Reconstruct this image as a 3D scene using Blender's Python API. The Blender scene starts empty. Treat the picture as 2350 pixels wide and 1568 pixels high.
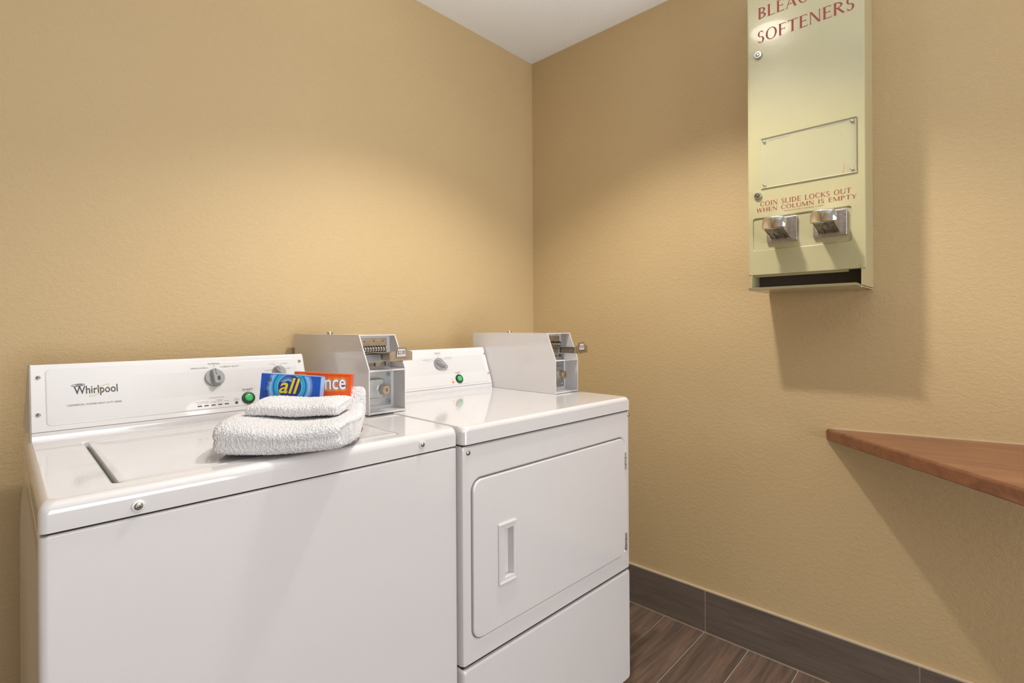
import bpy, bmesh, math, random
from mathutils import Vector, Matrix, noise

S = bpy.context.scene
COL = S.collection
rnd = random.Random(7)
PI = math.pi

# ------------------------------------------------------------------ camera
cam_d = bpy.data.cameras.new('camera'); cam = bpy.data.objects.new('camera', cam_d); COL.objects.link(cam)
cam_d.sensor_fit = 'HORIZONTAL'; cam_d.sensor_width = 36.0
cam_d.lens = 1174.08 / 2350 * 36.0
cam_d.shift_y = -(784 - 748.87) / 2350
cam_d.clip_start = 0.02
cam.location = (-1.8872, -1.6422, 1.1445)
YAW, ROLL = 0.8166, -0.0058
fw = Vector((math.sin(YAW), math.cos(YAW), 0)); rt0 = Vector((math.cos(YAW), -math.sin(YAW), 0)); up0 = Vector((0, 0, 1))
rt = rt0 * math.cos(ROLL) + up0 * math.sin(ROLL); up = up0 * math.cos(ROLL) - rt0 * math.sin(ROLL)
cam.rotation_euler = Matrix((rt, up, -fw)).transposed().to_euler()
S.camera = cam

# ------------------------------------------------------------------ view, world, lights
S.view_settings.view_transform = 'Standard'; S.view_settings.look = 'None'
S.view_settings.exposure = 0.10; S.view_settings.gamma = 1.0; S.view_settings.use_curve_mapping = False
w = bpy.data.worlds.new('world'); S.world = w; w.use_nodes = True
w.node_tree.nodes['Background'].inputs[0].default_value = (1.0, 0.98, 0.98, 1)
w.node_tree.nodes['Background'].inputs[1].default_value = 0.32

def lamp(name, kind, loc, power, color, **kw):
    d = bpy.data.lights.new(name, kind); d.energy = power; d.color = color
    for k, v in kw.items(): setattr(d, k, v)
    o = bpy.data.objects.new(name, d); COL.objects.link(o); o.location = loc
    return o
WARM = (1.0, 0.95, 0.88)
DOWN1 = (-0.86, -0.95, 2.395)
DOWN2 = (-0.95, -2.45, 2.395)
lamp('downlight_bulb', 'SPOT', DOWN1, 122, WARM, spot_size=math.radians(120), spot_blend=0.5, shadow_soft_size=0.05)
lamp('downlight_bulb', 'SPOT', DOWN2, 0.5, WARM, spot_size=math.radians(120), spot_blend=0.2, shadow_soft_size=0.06)
door_light = lamp('rear_fill_light', 'AREA', (-1.5, -4.6, 1.0), 76, (0.95, 0.97, 1.0), shape='RECTANGLE', size=1.8, size_y=2.0)  # added soft fill behind the camera, not a real doorway
bounce = lamp('ceiling_bounce_fill', 'SPOT', (-1.30, -1.40, 1.40), 74, (0.90, 0.95, 1.0), spot_size=math.radians(125), spot_blend=0.8, shadow_soft_size=0.15)  # added unseen spot, aimed up to brighten the room off the ceiling
bounce.rotation_euler = (math.radians(180 - 4), 0, math.radians(-45))
door_light.rotation_euler = (math.radians(98), 0, math.radians(-6))

# ------------------------------------------------------------------ helpers
def nodes(name):
    m = bpy.data.materials.new(name); m.use_nodes = True
    nt = m.node_tree; b = nt.nodes['Principled BSDF']
    return m, nt, b
def mat(name, col, rough=0.5, metal=0.0, coat=0.0, spec=None, bump=None, var=None, trans=0.0, emit=None):
    m, nt, b = nodes(name)
    b.inputs['Base Color'].default_value = (*col, 1); b.inputs['Roughness'].default_value = rough
    b.inputs['Metallic'].default_value = metal; b.inputs['Coat Weight'].default_value = coat
    b.inputs['Coat Roughness'].default_value = 0.04
    if trans: b.inputs['Transmission Weight'].default_value = trans
    if spec is not None: b.inputs['Specular IOR Level'].default_value = spec
    tc = nt.nodes.new('ShaderNodeTexCoord')
    if var:       # (scale, amount) slight procedural tone variation
        n = nt.nodes.new('ShaderNodeTexNoise'); n.inputs['Scale'].default_value = var[0]; n.inputs['Detail'].default_value = 4
        nt.links.new(tc.outputs['Object'], n.inputs['Vector'])
        r = nt.nodes.new('ShaderNodeValToRGB')
        r.color_ramp.elements[0].color = (*[c * (1 - var[1]) for c in col], 1); r.color_ramp.elements[0].position = 0.3
        r.color_ramp.elements[1].color = (*[min(1, c * (1 + var[1])) for c in col], 1); r.color_ramp.elements[1].position = 0.7
        nt.links.new(n.outputs['Fac'], r.inputs['Fac']); nt.links.new(r.outputs['Color'], b.inputs['Base Color'])
    if bump:      # (scale, distance)
        n = nt.nodes.new('ShaderNodeTexNoise'); n.inputs['Scale'].default_value = bump[0]; n.inputs['Detail'].default_value = 5
        nt.links.new(tc.outputs['Object'], n.inputs['Vector'])
        bp = nt.nodes.new('ShaderNodeBump'); bp.inputs['Distance'].default_value = bump[1]; bp.inputs['Strength'].default_value = 1
        nt.links.new(n.outputs['Fac'], bp.inputs['Height']); nt.links.new(bp.outputs['Normal'], b.inputs['Normal'])
    return m

def finish(name, bm, m, parent=None, smooth=35, **props):
    bmesh.ops.recalc_face_normals(bm, faces=bm.faces)
    me = bpy.data.meshes.new(name); bm.to_mesh(me); bm.free()
    for k in (m if isinstance(m, (list, tuple)) else [m]): me.materials.append(k)
    if smooth:
        for p in me.polygons: p.use_smooth = True
        me.set_sharp_from_angle(angle=math.radians(smooth))
    o = bpy.data.objects.new(name, me); COL.objects.link(o)
    if smooth and smooth < 100:
        wn = o.modifiers.new('weighted_normal', 'WEIGHTED_NORMAL'); wn.keep_sharp = True; wn.weight = 100
    if parent is not None: o.parent = parent
    for k, v in props.items(): o[k] = v
    return o
def thing(name, label, cat, loc, rotz=0.0, group=None):
    o = bpy.data.objects.new(name, None); COL.objects.link(o); o.empty_display_size = 0.05
    o.location = loc; o.rotation_euler = (0, 0, rotz); o['label'] = label; o['category'] = cat
    if group: o['group'] = group
    return o

def face(bm, vs, mi=0):
    try:
        f = bm.faces.new(vs); f.material_index = mi; return f
    except ValueError: return None
XY = lambda a, b, h: (a, b, h)           # top faces, h upwards
XZ = lambda a, b, h: (a, -h, b)          # front faces, h towards -y
def YZ(a, b, h): return (-h, -a, b)      # faces looking to -x, a towards -y
def rrect(x0, x1, y0, y1, r, n=5):
    r = max(min(r, (x1 - x0) / 2 - 1e-5, (y1 - y0) / 2 - 1e-5), 1e-5); P = []
    for cx, cy, a0 in ((x1 - r, y0 + r, -PI / 2), (x1 - r, y1 - r, 0), (x0 + r, y1 - r, PI / 2), (x0 + r, y0 + r, PI)):
        for i in range(n + 1):
            a = a0 + PI / 2 * i / n; P.append((cx + r * math.cos(a), cy + r * math.sin(a)))
    return P
def loft(bm, loops, cap0=True, cap1=True, mi=0, closed=False):
    """loops: lists of 3D points of equal length; skinned in order"""
    V = [[bm.verts.new(p) for p in L] for L in loops]; n = len(V[0])
    seq = list(zip(V, V[1:])) + ([(V[-1], V[0])] if closed else [])
    for A, B in seq:
        for i in range(n): face(bm, (A[i], A[(i + 1) % n], B[(i + 1) % n], B[i]), mi)
    if not closed:
        if cap0: face(bm, V[0][::-1], mi)
        if cap1: face(bm, V[-1], mi)
    return V
def rloft(bm, M, spec, n=5, cap0=True, cap1=True, mi=0, T=None, closed=False):
    """spec: (x0,x1,y0,y1,r,h) rings"""
    L = []
    for x0, x1, y0, y1, r, h in spec:
        pts = [Vector(M(a, b, h)) for a, b in rrect(x0, x1, y0, y1, r, n)]
        if T is not None: pts = [T @ p for p in pts]
        L.append(pts)
    return loft(bm, L, cap0, cap1, mi, closed)
def pad(bm, M, x0, x1, y0, y1, r, h0, h1, b=0.002, mi=0, T=None, n=5, steps=3):
    """rounded plate from h0 to h1 with rounded front edge of radius b"""
    spec = [(x0, x1, y0, y1, r, h0)]
    sg = 1 if h1 > h0 else -1
    for i in range(steps + 1):
        a = PI / 2 * i / steps; d = b * (1 - math.cos(a)); k = h1 - sg * b * (1 - math.sin(a))
        spec.append((x0 + d, x1 - d, y0 + d, y1 - d, max(r - d, 0.0003), k))
    return rloft(bm, M, spec, n=n, mi=mi, T=T)
def box(bm, x0, x1, y0, y1, z0, z1, b=0.0, mi=0, T=None):
    vs = [bm.verts.new((x, y, z)) for x in (x0, x1) for y in (y0, y1) for z in (z0, z1)]
    fs = [face(bm, [vs[i] for i in q], mi) for q in ((0, 1, 3, 2), (4, 6, 7, 5), (0, 4, 5, 1), (2, 3, 7, 6), (0, 2, 6, 4), (1, 5, 7, 3))]
    if T is not None: bmesh.ops.transform(bm, matrix=T, verts=vs)
    if b > 0:
        es = list({e for f in fs for e in f.edges})
        r = bmesh.ops.bevel(bm, geom=es, offset=b, segments=2, profile=0.5, affect='EDGES')
        for f in r['faces']: f.material_index = mi
def lathe(bm, M, c, prof, n=24, mi=0, T=None, cap0=True, cap1=True, sx=1, sy=1):
    """prof: (radius, h) along the axis of plane M centred at c=(a,b)"""
    L = []
    for r, h in prof:
        pts = [Vector(M(c[0] + sx * r * math.cos(2 * PI * i / n), c[1] + sy * r * math.sin(2 * PI * i / n), h)) for i in range(n)]
        if T is not None: pts = [T @ p for p in pts]
        L.append(pts)
    loft(bm, L, cap0, cap1, mi)
def prism(bm, pts, f0, f1, M, mi=0, T=None):
    """polygon pts (a,b) extruded between h=f0 and h=f1"""
    A = [Vector(M(a, b, f0)) for a, b in pts]; B = [Vector(M(a, b, f1)) for a, b in pts]
    if T is not None: A = [T @ p for p in A]; B = [T @ p for p in B]
    loft(bm, [A, B], mi=mi)
def plane_T(origin, ax, ay, an):
    """matrix taking (a,b,h) -> origin + a*ax + b*ay + h*an"""
    return Matrix((Vector(ax).to_4d(), Vector(ay).to_4d(), Vector(an).to_4d(), (0, 0, 0, 1))).transposed() if False else \
        Matrix(((ax[0], ay[0], an[0], origin[0]), (ax[1], ay[1], an[1], origin[1]), (ax[2], ay[2], an[2], origin[2]), (0, 0, 0, 1)))
def ellipse_ring(bm, c, rx, ry, wd, ang, h0, h1, mi=0, T=None, n=40, a0=0, a1=2 * PI):
    def P(r, t, h):
        x = (rx + r) * math.cos(t); y = (ry + r) * math.sin(t)
        v = Vector((c[0] + x * math.cos(ang) - y * math.sin(ang), c[1] + x * math.sin(ang) + y * math.cos(ang), h))
        return T @ v if T is not None else v
    full = abs(a1 - a0 - 2 * PI) < 1e-6
    ts = [a0 + (a1 - a0) * i / n for i in range(n if full else n + 1)]
    L = [[P(-wd / 2, t, h0) , P(wd / 2, t, h0), P(wd / 2, t, h1), P(-wd / 2, t, h1)] for t in ts]
    loft(bm, L, mi=mi, closed=full)

_tc = {}
def text_polys(body, offset=0.0, shear=0.0):
    key = (body, offset, shear)
    if key in _tc: return _tc[key]
    cu = bpy.data.curves.new('t', 'FONT'); cu.body = body; cu.size = 1; cu.offset = offset; cu.shear = shear
    cu.resolution_u = 3; cu.fill_mode = 'FRONT'
    o = bpy.data.objects.new('t', cu); COL.objects.link(o)
    dg = bpy.context.evaluated_depsgraph_get(); me = o.evaluated_get(dg).to_mesh()
    V = [v.co.copy() for v in me.vertices]; F = [tuple(p.vertices) for p in me.polygons]
    o.to_mesh_clear(); bpy.data.objects.remove(o); bpy.data.curves.remove(cu)
    xs = [v.x for v in V]; ys = [v.y for v in V]
    _tc[key] = (V, F, min(xs), max(xs), min(ys), max(ys)); return _tc[key]
def put_text(bm, body, x0, x1, y0, y1, h, T, mi=0, offset=0.0, shear=0.0, ref=None):
    """fit the word into the rectangle; ref = numbers of the unoffset word so that outlines register"""
    V, F, a0, a1, b0, b1 = text_polys(body, offset, shear)
    if ref: a0, a1, b0, b1 = text_polys(*ref)[2:]
    sx = (x1 - x0) / (a1 - a0); sy = (y1 - y0) / (b1 - b0)
    vs = [bm.verts.new(T @ Vector((x0 + (v.x - a0) * sx, y0 + (v.y - b0) * sy, h))) for v in V]
    for f in F: face(bm, [vs[i] for i in f], mi)

def word(parent, mats, *a, **k):
    b_ = bmesh.new(); put_text(b_, *a, **k); return finish('lettering', b_, mats, parent, smooth=0)
def roman(parent, mats, *a, **k):
    b_ = bmesh.new(); put_roman(b_, *a, **k); return finish('lettering', b_, mats, parent, smooth=0)
# flared roman capitals for the dispenser lettering
TK, TN = 0.15, 0.055
def glyph(ch):
    Q = []; w = {'I': .28, 'W': 1.05, 'M': 1.0, 'O': .85, 'N': .8, 'H': .8, 'C': .75, 'D': .8, 'U': .75, 'A': .8, 'T': .72, 'Y': .72, 'K': .72, 'R': .7, 'B': .62, 'E': .58, 'F': .55, 'L': .58, 'S': .52, 'P': .62, ' ': .4}[ch]
    def st(p, q, t):      # slanted stroke with horizontal ends
        Q.append([(p[0] - t / 2, p[1]), (p[0] + t / 2, p[1]), (q[0] + t / 2, q[1]), (q[0] - t / 2, q[1])])
    def hb(x0, x1, y, t=TN, fl=0.0):
        Q.append([(x0, y), (x1, y), (x1, y + t), (x0, y + t)])
        if fl: Q.append([(x1 - .035, y - (fl if fl < 0 else 0) * 0), (x1, y), (x1, y + t), (x1 - .035, y + t)])
    def tick(x, y0, y1): Q.append([(x - .03, y0), (x, y0), (x, y1), (x - .015, y1)])
    def stem(x, t=TK, y0=0., y1=1., s=.045):
        st((x, y0), (x, y1), t)
        for y in (y0, y1 - .035):
            if (y == y0 and y0 == 0.) or (y != y0 and y1 == 1.): Q.append([(x - t / 2 - s, y), (x + t / 2 + s, y), (x + t / 2 + s, y + .035), (x - t / 2 - s, y + .035)])
    def arc(cx, cy, rx, ry, a0, a1, k=TK, n=14):
        P = []
        for i in range(n + 1):
            a = math.radians(a0 + (a1 - a0) * i / n); wd = TN + (k - TN) * abs(math.cos(a)) ** 1.3
            P.append(((cx + rx * math.cos(a), cy + ry * math.sin(a)), (cx + (rx - wd) * math.cos(a), cy + (ry - min(wd, TN + (wd - TN) * .5)) * math.sin(a))))
        for (o1, i1), (o2, i2) in zip(P, P[1:]): Q.append([o1, o2, i2, i1])
    s = .12
    if ch == 'I': stem(.14)
    elif ch == 'L': stem(s); hb(s, w, 0); tick(w, 0, .2)
    elif ch == 'E': stem(s); hb(s, w, 0); hb(s, w - .08, .48); hb(s, w - .03, 1 - TN); tick(w, 0, .18); tick(w - .03, .83, 1); tick(w - .08, .4, .62)
    elif ch == 'F': stem(s); hb(s, w - .08, .48); hb(s, w, 1 - TN); tick(w, .83, 1); tick(w - .08, .4, .62)
    elif ch == 'T': stem(w / 2); hb(0, w, 1 - TN); tick(w, .83, 1); tick(.03, .83, 1)
    elif ch == 'N': stem(.09, TN); stem(w - .09, TN); st((w - .1, 0), (.1, 1), TK)
    elif ch == 'H': stem(s); stem(w - s); hb(s, w - s, .48)
    elif ch == 'M': stem(.08, TN); stem(w - .12); st((w / 2, .05), (.12, 1), TK); st((w / 2, .05), (w - .12, 1), TN)
    elif ch == 'O': arc(w / 2, .5, w / 2, .52, 0, 360, TK, 28)
    elif ch == 'C': arc(w / 2 + .02, .5, w / 2 + .02, .52, 40, 320, TK, 22); tick(w - .02, .7, .93)
    elif ch == 'D': stem(s); arc(s, .5, w - s, .5, -90, 90, TK)
    elif ch == 'P': stem(s); arc(s, .73, w - s, .27, -90, 90, TK * .9)
    elif ch == 'B': stem(s); arc(s, .74, w - s - .06, .26, -90, 90, TK * .9); arc(s, .27, w - s, .27, -90, 90, TK)
    elif ch == 'R': stem(s); arc(s, .74, w - s - .1, .26, -90, 90, TK * .9); st((w - .02, 0), (s + .18, .5), TK)
    elif ch == 'S': arc(w / 2, .745, w / 2 - .03, .275, 40, 270, TK * .9, 14); arc(w / 2, .255, w / 2, .285, 90, -140, TK, 14); tick(.455, .73, .94); tick(.10, .06, .26)
    elif ch == 'A': st((.06, 0), (w / 2, 1), TN); st((w - .08, 0), (w / 2 - .02, 1), TK); hb(.2, w - .2, .3); hb(-.02, .14, 0, .035); hb(w - .2, w + .03, 0, .035)
    elif ch == 'K': stem(s); st((s + .05, .42), (w - .08, 1), TN); st((w - .02, 0), (s + .17, .55), TK)
    elif ch == 'U': st((.1, .3), (.1, 1), TK); st((w - .07, .3), (w - .07, 1), TN); arc(w / 2 + .005, .32, w / 2 - .02, .34, 180, 360, TK * .8); hb(0, .22, .965, .035); hb(w - .15, w + .01, .965, .035)
    elif ch == 'W': st((.3, 0), (.08, 1), TK); st((.3, 0), (.52, 1), TN); st((.76, 0), (.52, 1), TK); st((.76, 0), (.98, 1), TN)
    elif ch == 'Y': stem(w / 2, TK, 0, .48); st((w / 2, .44), (.08, 1), TK); st((w / 2, .44), (w - .06, 1), TN)
    return Q, w
def put_roman(bm, body, x0, x1, y0, y1, h, T, mi=0, gap=.12):
    items = []; x = 0
    for ch in body:
        Q, w = glyph(ch); items.append((Q, x)); x += w + gap
    tot = x - gap; sx = (x1 - x0) / tot; sy = y1 - y0; k = 0
    for Q, gx in items:
        for q in Q:
            k += 1; hh = h + (k % 7) * 1.5e-5
            vs = [bm.verts.new(T @ Vector((x0 + (gx + a) * sx, y0 + b * sy, hh))) for a, b in q]
            face(bm, vs, mi)

# ------------------------------------------------------------------ materials
def wall_material():
    m, nt, b = nodes('tan_textured_wall'); N = nt.nodes.new; L = nt.links.new
    geo = N('ShaderNodeNewGeometry')
    b.inputs['Roughness'].default_value = 0.62
    n1 = N('ShaderNodeTexNoise'); n1.inputs['Scale'].default_value = 1.6; n1.inputs['Detail'].default_value = 3; L(geo.outputs['Position'], n1.inputs['Vector'])
    r = N('ShaderNodeValToRGB'); r.color_ramp.elements[0].position = .3; r.color_ramp.elements[1].position = .7
    r.color_ramp.elements[0].color = (0.510, 0.370, 0.190, 1); r.color_ramp.elements[1].color = (0.530, 0.388, 0.204, 1)
    L(n1.outputs['Fac'], r.inputs['Fac']); L(r.outputs['Color'], b.inputs['Base Color'])
    # orange peel / knockdown plaster relief
    mp = N('ShaderNodeMapping'); mp.inputs['Scale'].default_value = (1, 1, 1.5); L(geo.outputs['Position'], mp.inputs['Vector'])
    n2 = N('ShaderNodeTexNoise'); n2.inputs['Scale'].default_value = 210; n2.inputs['Detail'].default_value = 3; n2.inputs['Distortion'].default_value = 0.6
    L(mp.outputs['Vector'], n2.inputs['Vector'])
    n3 = N('ShaderNodeTexNoise'); n3.inputs['Scale'].default_value = 60; n3.inputs['Detail'].default_value = 4; L(mp.outputs['Vector'], n3.inputs['Vector'])
    cr = N('ShaderNodeValToRGB'); cr.color_ramp.elements[0].position = .47; cr.color_ramp.elements[1].position = .56; L(n3.outputs['Fac'], cr.inputs['Fac'])
    mx = N('ShaderNodeMath'); mx.operation = 'MULTIPLY_ADD'; mx.inputs[1].default_value = 0.28
    L(cr.outputs['Color'], mx.inputs[0]); L(n2.outputs['Fac'], mx.inputs[2])
    bp = N('ShaderNodeBump'); bp.inputs['Strength'].default_value = 0.55; bp.inputs['Distance'].default_value = 0.0016
    L(mx.outputs[0], bp.inputs['Height']); L(bp.outputs['Normal'], b.inputs['Normal'])
    return m
M_wall = wall_material()
M_ceil = mat('ceiling_paint', (0.91, 0.94, 0.97), 0.8, bump=(90, 0.001))
M_grout = mat('grout', (0.50, 0.44, 0.34), 0.9, bump=(300, 0.0004))

def wood_tile(name, c0, c1, c2, axis):
    m, nt, b = nodes(name); N = nt.nodes.new; L = nt.links.new
    geo = N('ShaderNodeNewGeometry'); oi = N('ShaderNodeObjectInfo')
    ad = N('ShaderNodeVectorMath'); ad.operation = 'MULTIPLY_ADD'
    cmb = N('ShaderNodeCombineXYZ'); L(oi.outputs['Random'], cmb.inputs[0]); L(oi.outputs['Random'], cmb.inputs[1]); L(oi.outputs['Random'], cmb.inputs[2])
    L(cmb.outputs[0], ad.inputs[0]); ad.inputs[1].default_value = (7, 13, 5); L(geo.outputs['Position'], ad.inputs[2])
    mp = N('ShaderNodeMapping'); mp.inputs['Scale'].default_value = (3, 42, 42) if axis == 'x' else (42, 3, 42); L(ad.outputs[0], mp.inputs['Vector'])
    n = N('ShaderNodeTexNoise'); n.inputs['Scale'].default_value = 1.0; n.inputs['Detail'].default_value = 7; n.inputs['Roughness'].default_value = .65; n.inputs['Distortion'].default_value = .8
    L(mp.outputs[0], n.inputs['Vector'])
    r = N('ShaderNodeValToRGB'); e = r.color_ramp.elements; e[0].position = .32; e[1].position = .72; e[0].color = (*c0, 1); e[1].color = (*c2, 1)
    k = e.new(.52); k.color = (*c1, 1)
    L(n.outputs['Fac'], r.inputs['Fac']); L(r.outputs['Color'], b.inputs['Base Color'])
    mp2 = N('ShaderNodeMapping'); mp2.inputs['Scale'].default_value = (25, 320, 320) if axis == 'x' else (320, 25, 320); L(ad.outputs[0], mp2.inputs['Vector'])
    n2 = N('ShaderNodeTexNoise'); n2.inputs['Scale'].default_value = 1; n2.inputs['Detail'].default_value = 3; L(mp2.outputs[0], n2.inputs['Vector'])
    bp = N('ShaderNodeBump'); bp.inputs['Strength'].default_value = .6; bp.inputs['Distance'].default_value = .0008
    L(n2.outputs['Fac'], bp.inputs['Height']); L(bp.outputs['Normal'], b.inputs['Normal']); b.inputs['Roughness'].default_value = .5
    return m
M_plank = wood_tile('wood_look_floor_tile', (.085, .058, .043), (.150, .101, .075), (.265, .158, .10), 'x')
M_bbtile = wood_tile('wood_look_base_tile', (.100, .076, .060), (.135, .103, .082), (.172, .131, .103), 'y')

def enamel(name, col, rough=0.13):
    return mat(name, col, rough, coat=0.5, var=(3, 0.012), bump=(7, 0.00035))
M_white = enamel('white_enamel', (0.68, 0.655, 0.65))
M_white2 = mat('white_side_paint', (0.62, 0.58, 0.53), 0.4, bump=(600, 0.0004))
M_dark = mat('dark_gap', (0.02, 0.018, 0.015), 0.8)
M_steel = mat('stainless_screw', (0.62, 0.60, 0.56), 0.25, 1.0)
M_zinc = mat('galvanised_steel', (0.52, 0.56, 0.58), 0.35, 1.0, var=(30, .12))
M_brass = mat('dull_bronze', (0.52, 0.42, 0.31), 0.42, 1.0, var=(60, .15))
M_chrome = mat('chrome', (0.80, 0.79, 0.78), 0.09, 1.0)
M_grey = mat('grey_plastic', (0.30, 0.30, 0.30), 0.4)
M_ink = mat('black_ink', (0.045, 0.045, 0.05), 0.6)
M_gink = mat('grey_ink', (0.24, 0.23, 0.22), 0.6)
M_gold = mat('gold_ink', (0.55, 0.45, 0.16), 0.5)
M_green = mat('green_button', (0.03, 0.48, 0.10), 0.2, coat=.5)
M_black = mat('black_plastic', (0.03, 0.04, 0.035), 0.35)
M_amber = mat('amber_lens', (0.85, 0.30, 0.06), 0.3)

def printed_panel():
    """white faceplate with a fine grid of printed grey dots (flat print)"""
    m, nt, b = nodes('printed_faceplate'); N = nt.nodes.new; L = nt.links.new
    b.inputs['Roughness'].default_value = .25; b.inputs['Coat Weight'].default_value = .2
    uv = N('ShaderNodeUVMap'); uv.uv_map = 'UVMap'
    sc = N('ShaderNodeVectorMath'); sc.operation = 'SCALE'; sc.inputs['Scale'].default_value = 1 / 0.0036; L(uv.outputs[0], sc.inputs[0])
    fr = N('ShaderNodeVectorMath'); fr.operation = 'FRACTION'; L(sc.outputs[0], fr.inputs[0])
    ds = N('ShaderNodeVectorMath'); ds.operation = 'DISTANCE'; ds.inputs[1].default_value = (.5, .5, 0); L(fr.outputs[0], ds.inputs[0])
    lt = N('ShaderNodeMapRange'); lt.inputs[1].default_value = .20; lt.inputs[2].default_value = .32; lt.inputs[3].default_value = 1; lt.inputs[4].default_value = 0
    L(ds.outputs['Value'], lt.inputs[0])
    sp = N('ShaderNodeSeparateXYZ'); L(uv.outputs[0], sp.inputs[0])
    fac = lt.outputs[0]
    for out, a, bb in ((sp.outputs[0], 0.165, 0.25), (sp.outputs[0], 0.600, 0.545), (sp.outputs[1], 0.046, 0.049), (sp.outputs[1], 0.110, 0.107)):
        g = N('ShaderNodeMapRange'); g.inputs[1].default_value = a; g.inputs[2].default_value = bb; g.inputs[3].default_value = 0; g.inputs[4].default_value = 1
        L(out, g.inputs[0]); mu = N('ShaderNodeMath'); mu.operation = 'MULTIPLY'; L(fac, mu.inputs[0]); L(g.outputs[0], mu.inputs[1]); fac = mu.outputs[0]
    mx = N('ShaderNodeMix'); mx.data_type = 'RGBA'; mx.inputs[6].default_value = (.65, .635, .63, 1); mx.inputs[7].default_value = (.50, .46, .46, 1)
    L(fac, mx.inputs[0]); L(mx.outputs[2], b.inputs['Base Color'])
    return m
M_print = printed_panel()

# ------------------------------------------------------------------ setting
HC = 2.42
RX0, RY0 = -3.6, -3.4
bm = bmesh.new(); box(bm, RX0, 0.0, RY0, 0.0, -0.05, -0.004); floor = finish('floor', bm, M_grout, kind='structure', smooth=0)
bm = bmesh.new(); box(bm, RX0, .12, RY0, .12, HC, HC + .05); finish('ceiling', bm, M_ceil, kind='structure', smooth=0)
def wall(name, pts):
    bm = bmesh.new(); prism(bm, pts, -0.05, HC, XY); return finish(name, bm, M_wall, kind='structure', smooth=0)
wall('wall_back', [(RX0, 0.012), (.0, -0.012), (.12, -.012), (.12, .12), (RX0, .12)])
wall('wall_right', [(0, RY0), (.12, RY0), (.12, -.012), (0, -.012)])
wall('wall_left', [(RX0 - .12, RY0), (RX0, RY0), (RX0, .12), (RX0 - .12, .12)])
#wall('wall_front', [(RX0 - .12, RY0 - .12), (.12, RY0 - .12), (.12, RY0), (RX0 - .12, RY0)])

# floor planks: run along x, joints every 0.1565 m in y, staggered
pitch = 0.1578; joint0 = -0.695; L_pl = 0.62; g = 0.0045
plank_me = {}
rows = range(-4, 17)
for k in rows:
    y1 = joint0 - k * pitch; y0 = y1 - pitch
    y1 = min(y1, 0.0)
    if y0 < RY0 or y1 - y0 < .02: continue
    off = [0.0, .20, .06, .14][k % 4]
    x = -0.012 + off
    while x > RX0:
        x1 = min(x, -0.012); x0 = max(x - L_pl, RX0)
        if x1 - x0 > .03:
            key = (round(x1 - x0, 4), round(y1 - y0, 4))
            if key not in plank_me:
                bm = bmesh.new(); pad(bm, XY, 0, x1 - x0 - g, 0, y1 - y0 - g, .001, -.006, 0, b=.0012, n=1, steps=1)
                bmesh.ops.recalc_face_normals(bm, faces=bm.faces)
                me = bpy.data.meshes.new('plank'); bm.to_mesh(me); bm.free(); me.materials.append(M_plank); plank_me[key] = me
            o = bpy.data.objects.new('plank', plank_me[key]); COL.objects.link(o); o.parent = floor; o.location = (x0 + g / 2, y0 + g / 2, 0)
        x -= L_pl
# tile skirting on the right wall
HB = 0.1545
bm = bmesh.new(); box(bm, -.0085, -.0005, RY0, -.013, -.003, HB + .0045); bbr = finish('baseboard_right', bm, mat('caulk', (.62, .50, .34), .7), kind='structure', smooth=0)
j = [-0.012, -0.232, -0.858, -1.4847, -2.111, -2.738, -3.36]
for a, b_ in zip(j, j[1:]):
    bm = bmesh.new(); pad(bm, YZ, -a + .0015, -b_ - .0015, .003, HB, .001, .0, .0115, b=.001, n=1, steps=1)
    t = finish('tile', bm, M_bbtile, bbr, smooth=0)
bm = bmesh.new(); box(bm, RX0, -.013, -.006, .004, -.003, HB + .0045); bbb = finish('baseboard_back', bm, M_grout, kind='structure', smooth=0)
xx = -.014
while xx > RX0 + .1:
    bm = bmesh.new(); pad(bm, XZ, max(xx - .624, RX0 + .001), xx, .003, HB, .001, .004, .016, b=.001, n=1, steps=1)
    finish('tile', bm, M_bbtile, bbb, smooth=0); xx -= .627

# ------------------------------------------------------------------ shared machine pieces
def screw(parent, M, c, h, r=.0045, cap=0.0, T=None, name='screw'):
    bm = bmesh.new()
    if cap: lathe(bm, M, c, [(cap, h), (cap, h + .0012), (cap * .9, h + .0022), (r * 1.05, h + .0024)], n=28, mi=1, T=T)
    h2 = h + (.0015 if cap else 0)
    lathe(bm, M, c, [(r, h2), (r, h2 + .001), (r * .82, h2 + .0026), (r * .5, h2 + .0034), (r * .42, h2 + .0034), (r * .36, h2 + .0016)], n=22, T=T)
    lathe(bm, M, c, [(r * .14, h2 + .0010), (r * .14, h2 + .0032), (r * .05, h2 + .0034)], n=10, T=T)
    lathe(bm, M, c, [(r * .40, h2 + .0019), (r * .16, h2 + .0019)], n=12, mi=2, T=T, cap0=False, cap1=False)
    return finish(name, bm, [M_steel, M_white, M_dark], parent)

def dial(parent, T, c, r, ang, name='knob'):
    """grey control dial: skirt, raised bar grip, printed pointer line"""
    bm = bmesh.new()
    lathe(bm, XY, c, [(r, .0005), (r, .004), (r * .97, .0065), (r * .9, .0075)], n=40, T=T)
    R = T @ Matrix.Translation((c[0], c[1], 0)) @ Matrix.Rotation(ang, 4, 'Z')
    w1, l1 = r * .36, r * .93
    rloft(bm, XY, [(-w1 * 1.25, w1 * 1.25, -l1, l1, r * .3, .007), (-w1 * .9, w1 * .9, -l1 * .97, l1 * .95, r * .28, .017), (-w1 * .7, w1 * .7, -l1 * .9, l1 * .88, r * .25, .0195)], T=R)
    box(bm, -.0006, .0006, l1 * .15, l1 * .93, .0190, .0199, mi=1, T=R)
    box(bm, -.0006, .0006, l1 * .9, r * .99, .0072, .0077, mi=1, T=R)
    return finish(name, bm, [M_grey, M_ink], parent)

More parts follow.
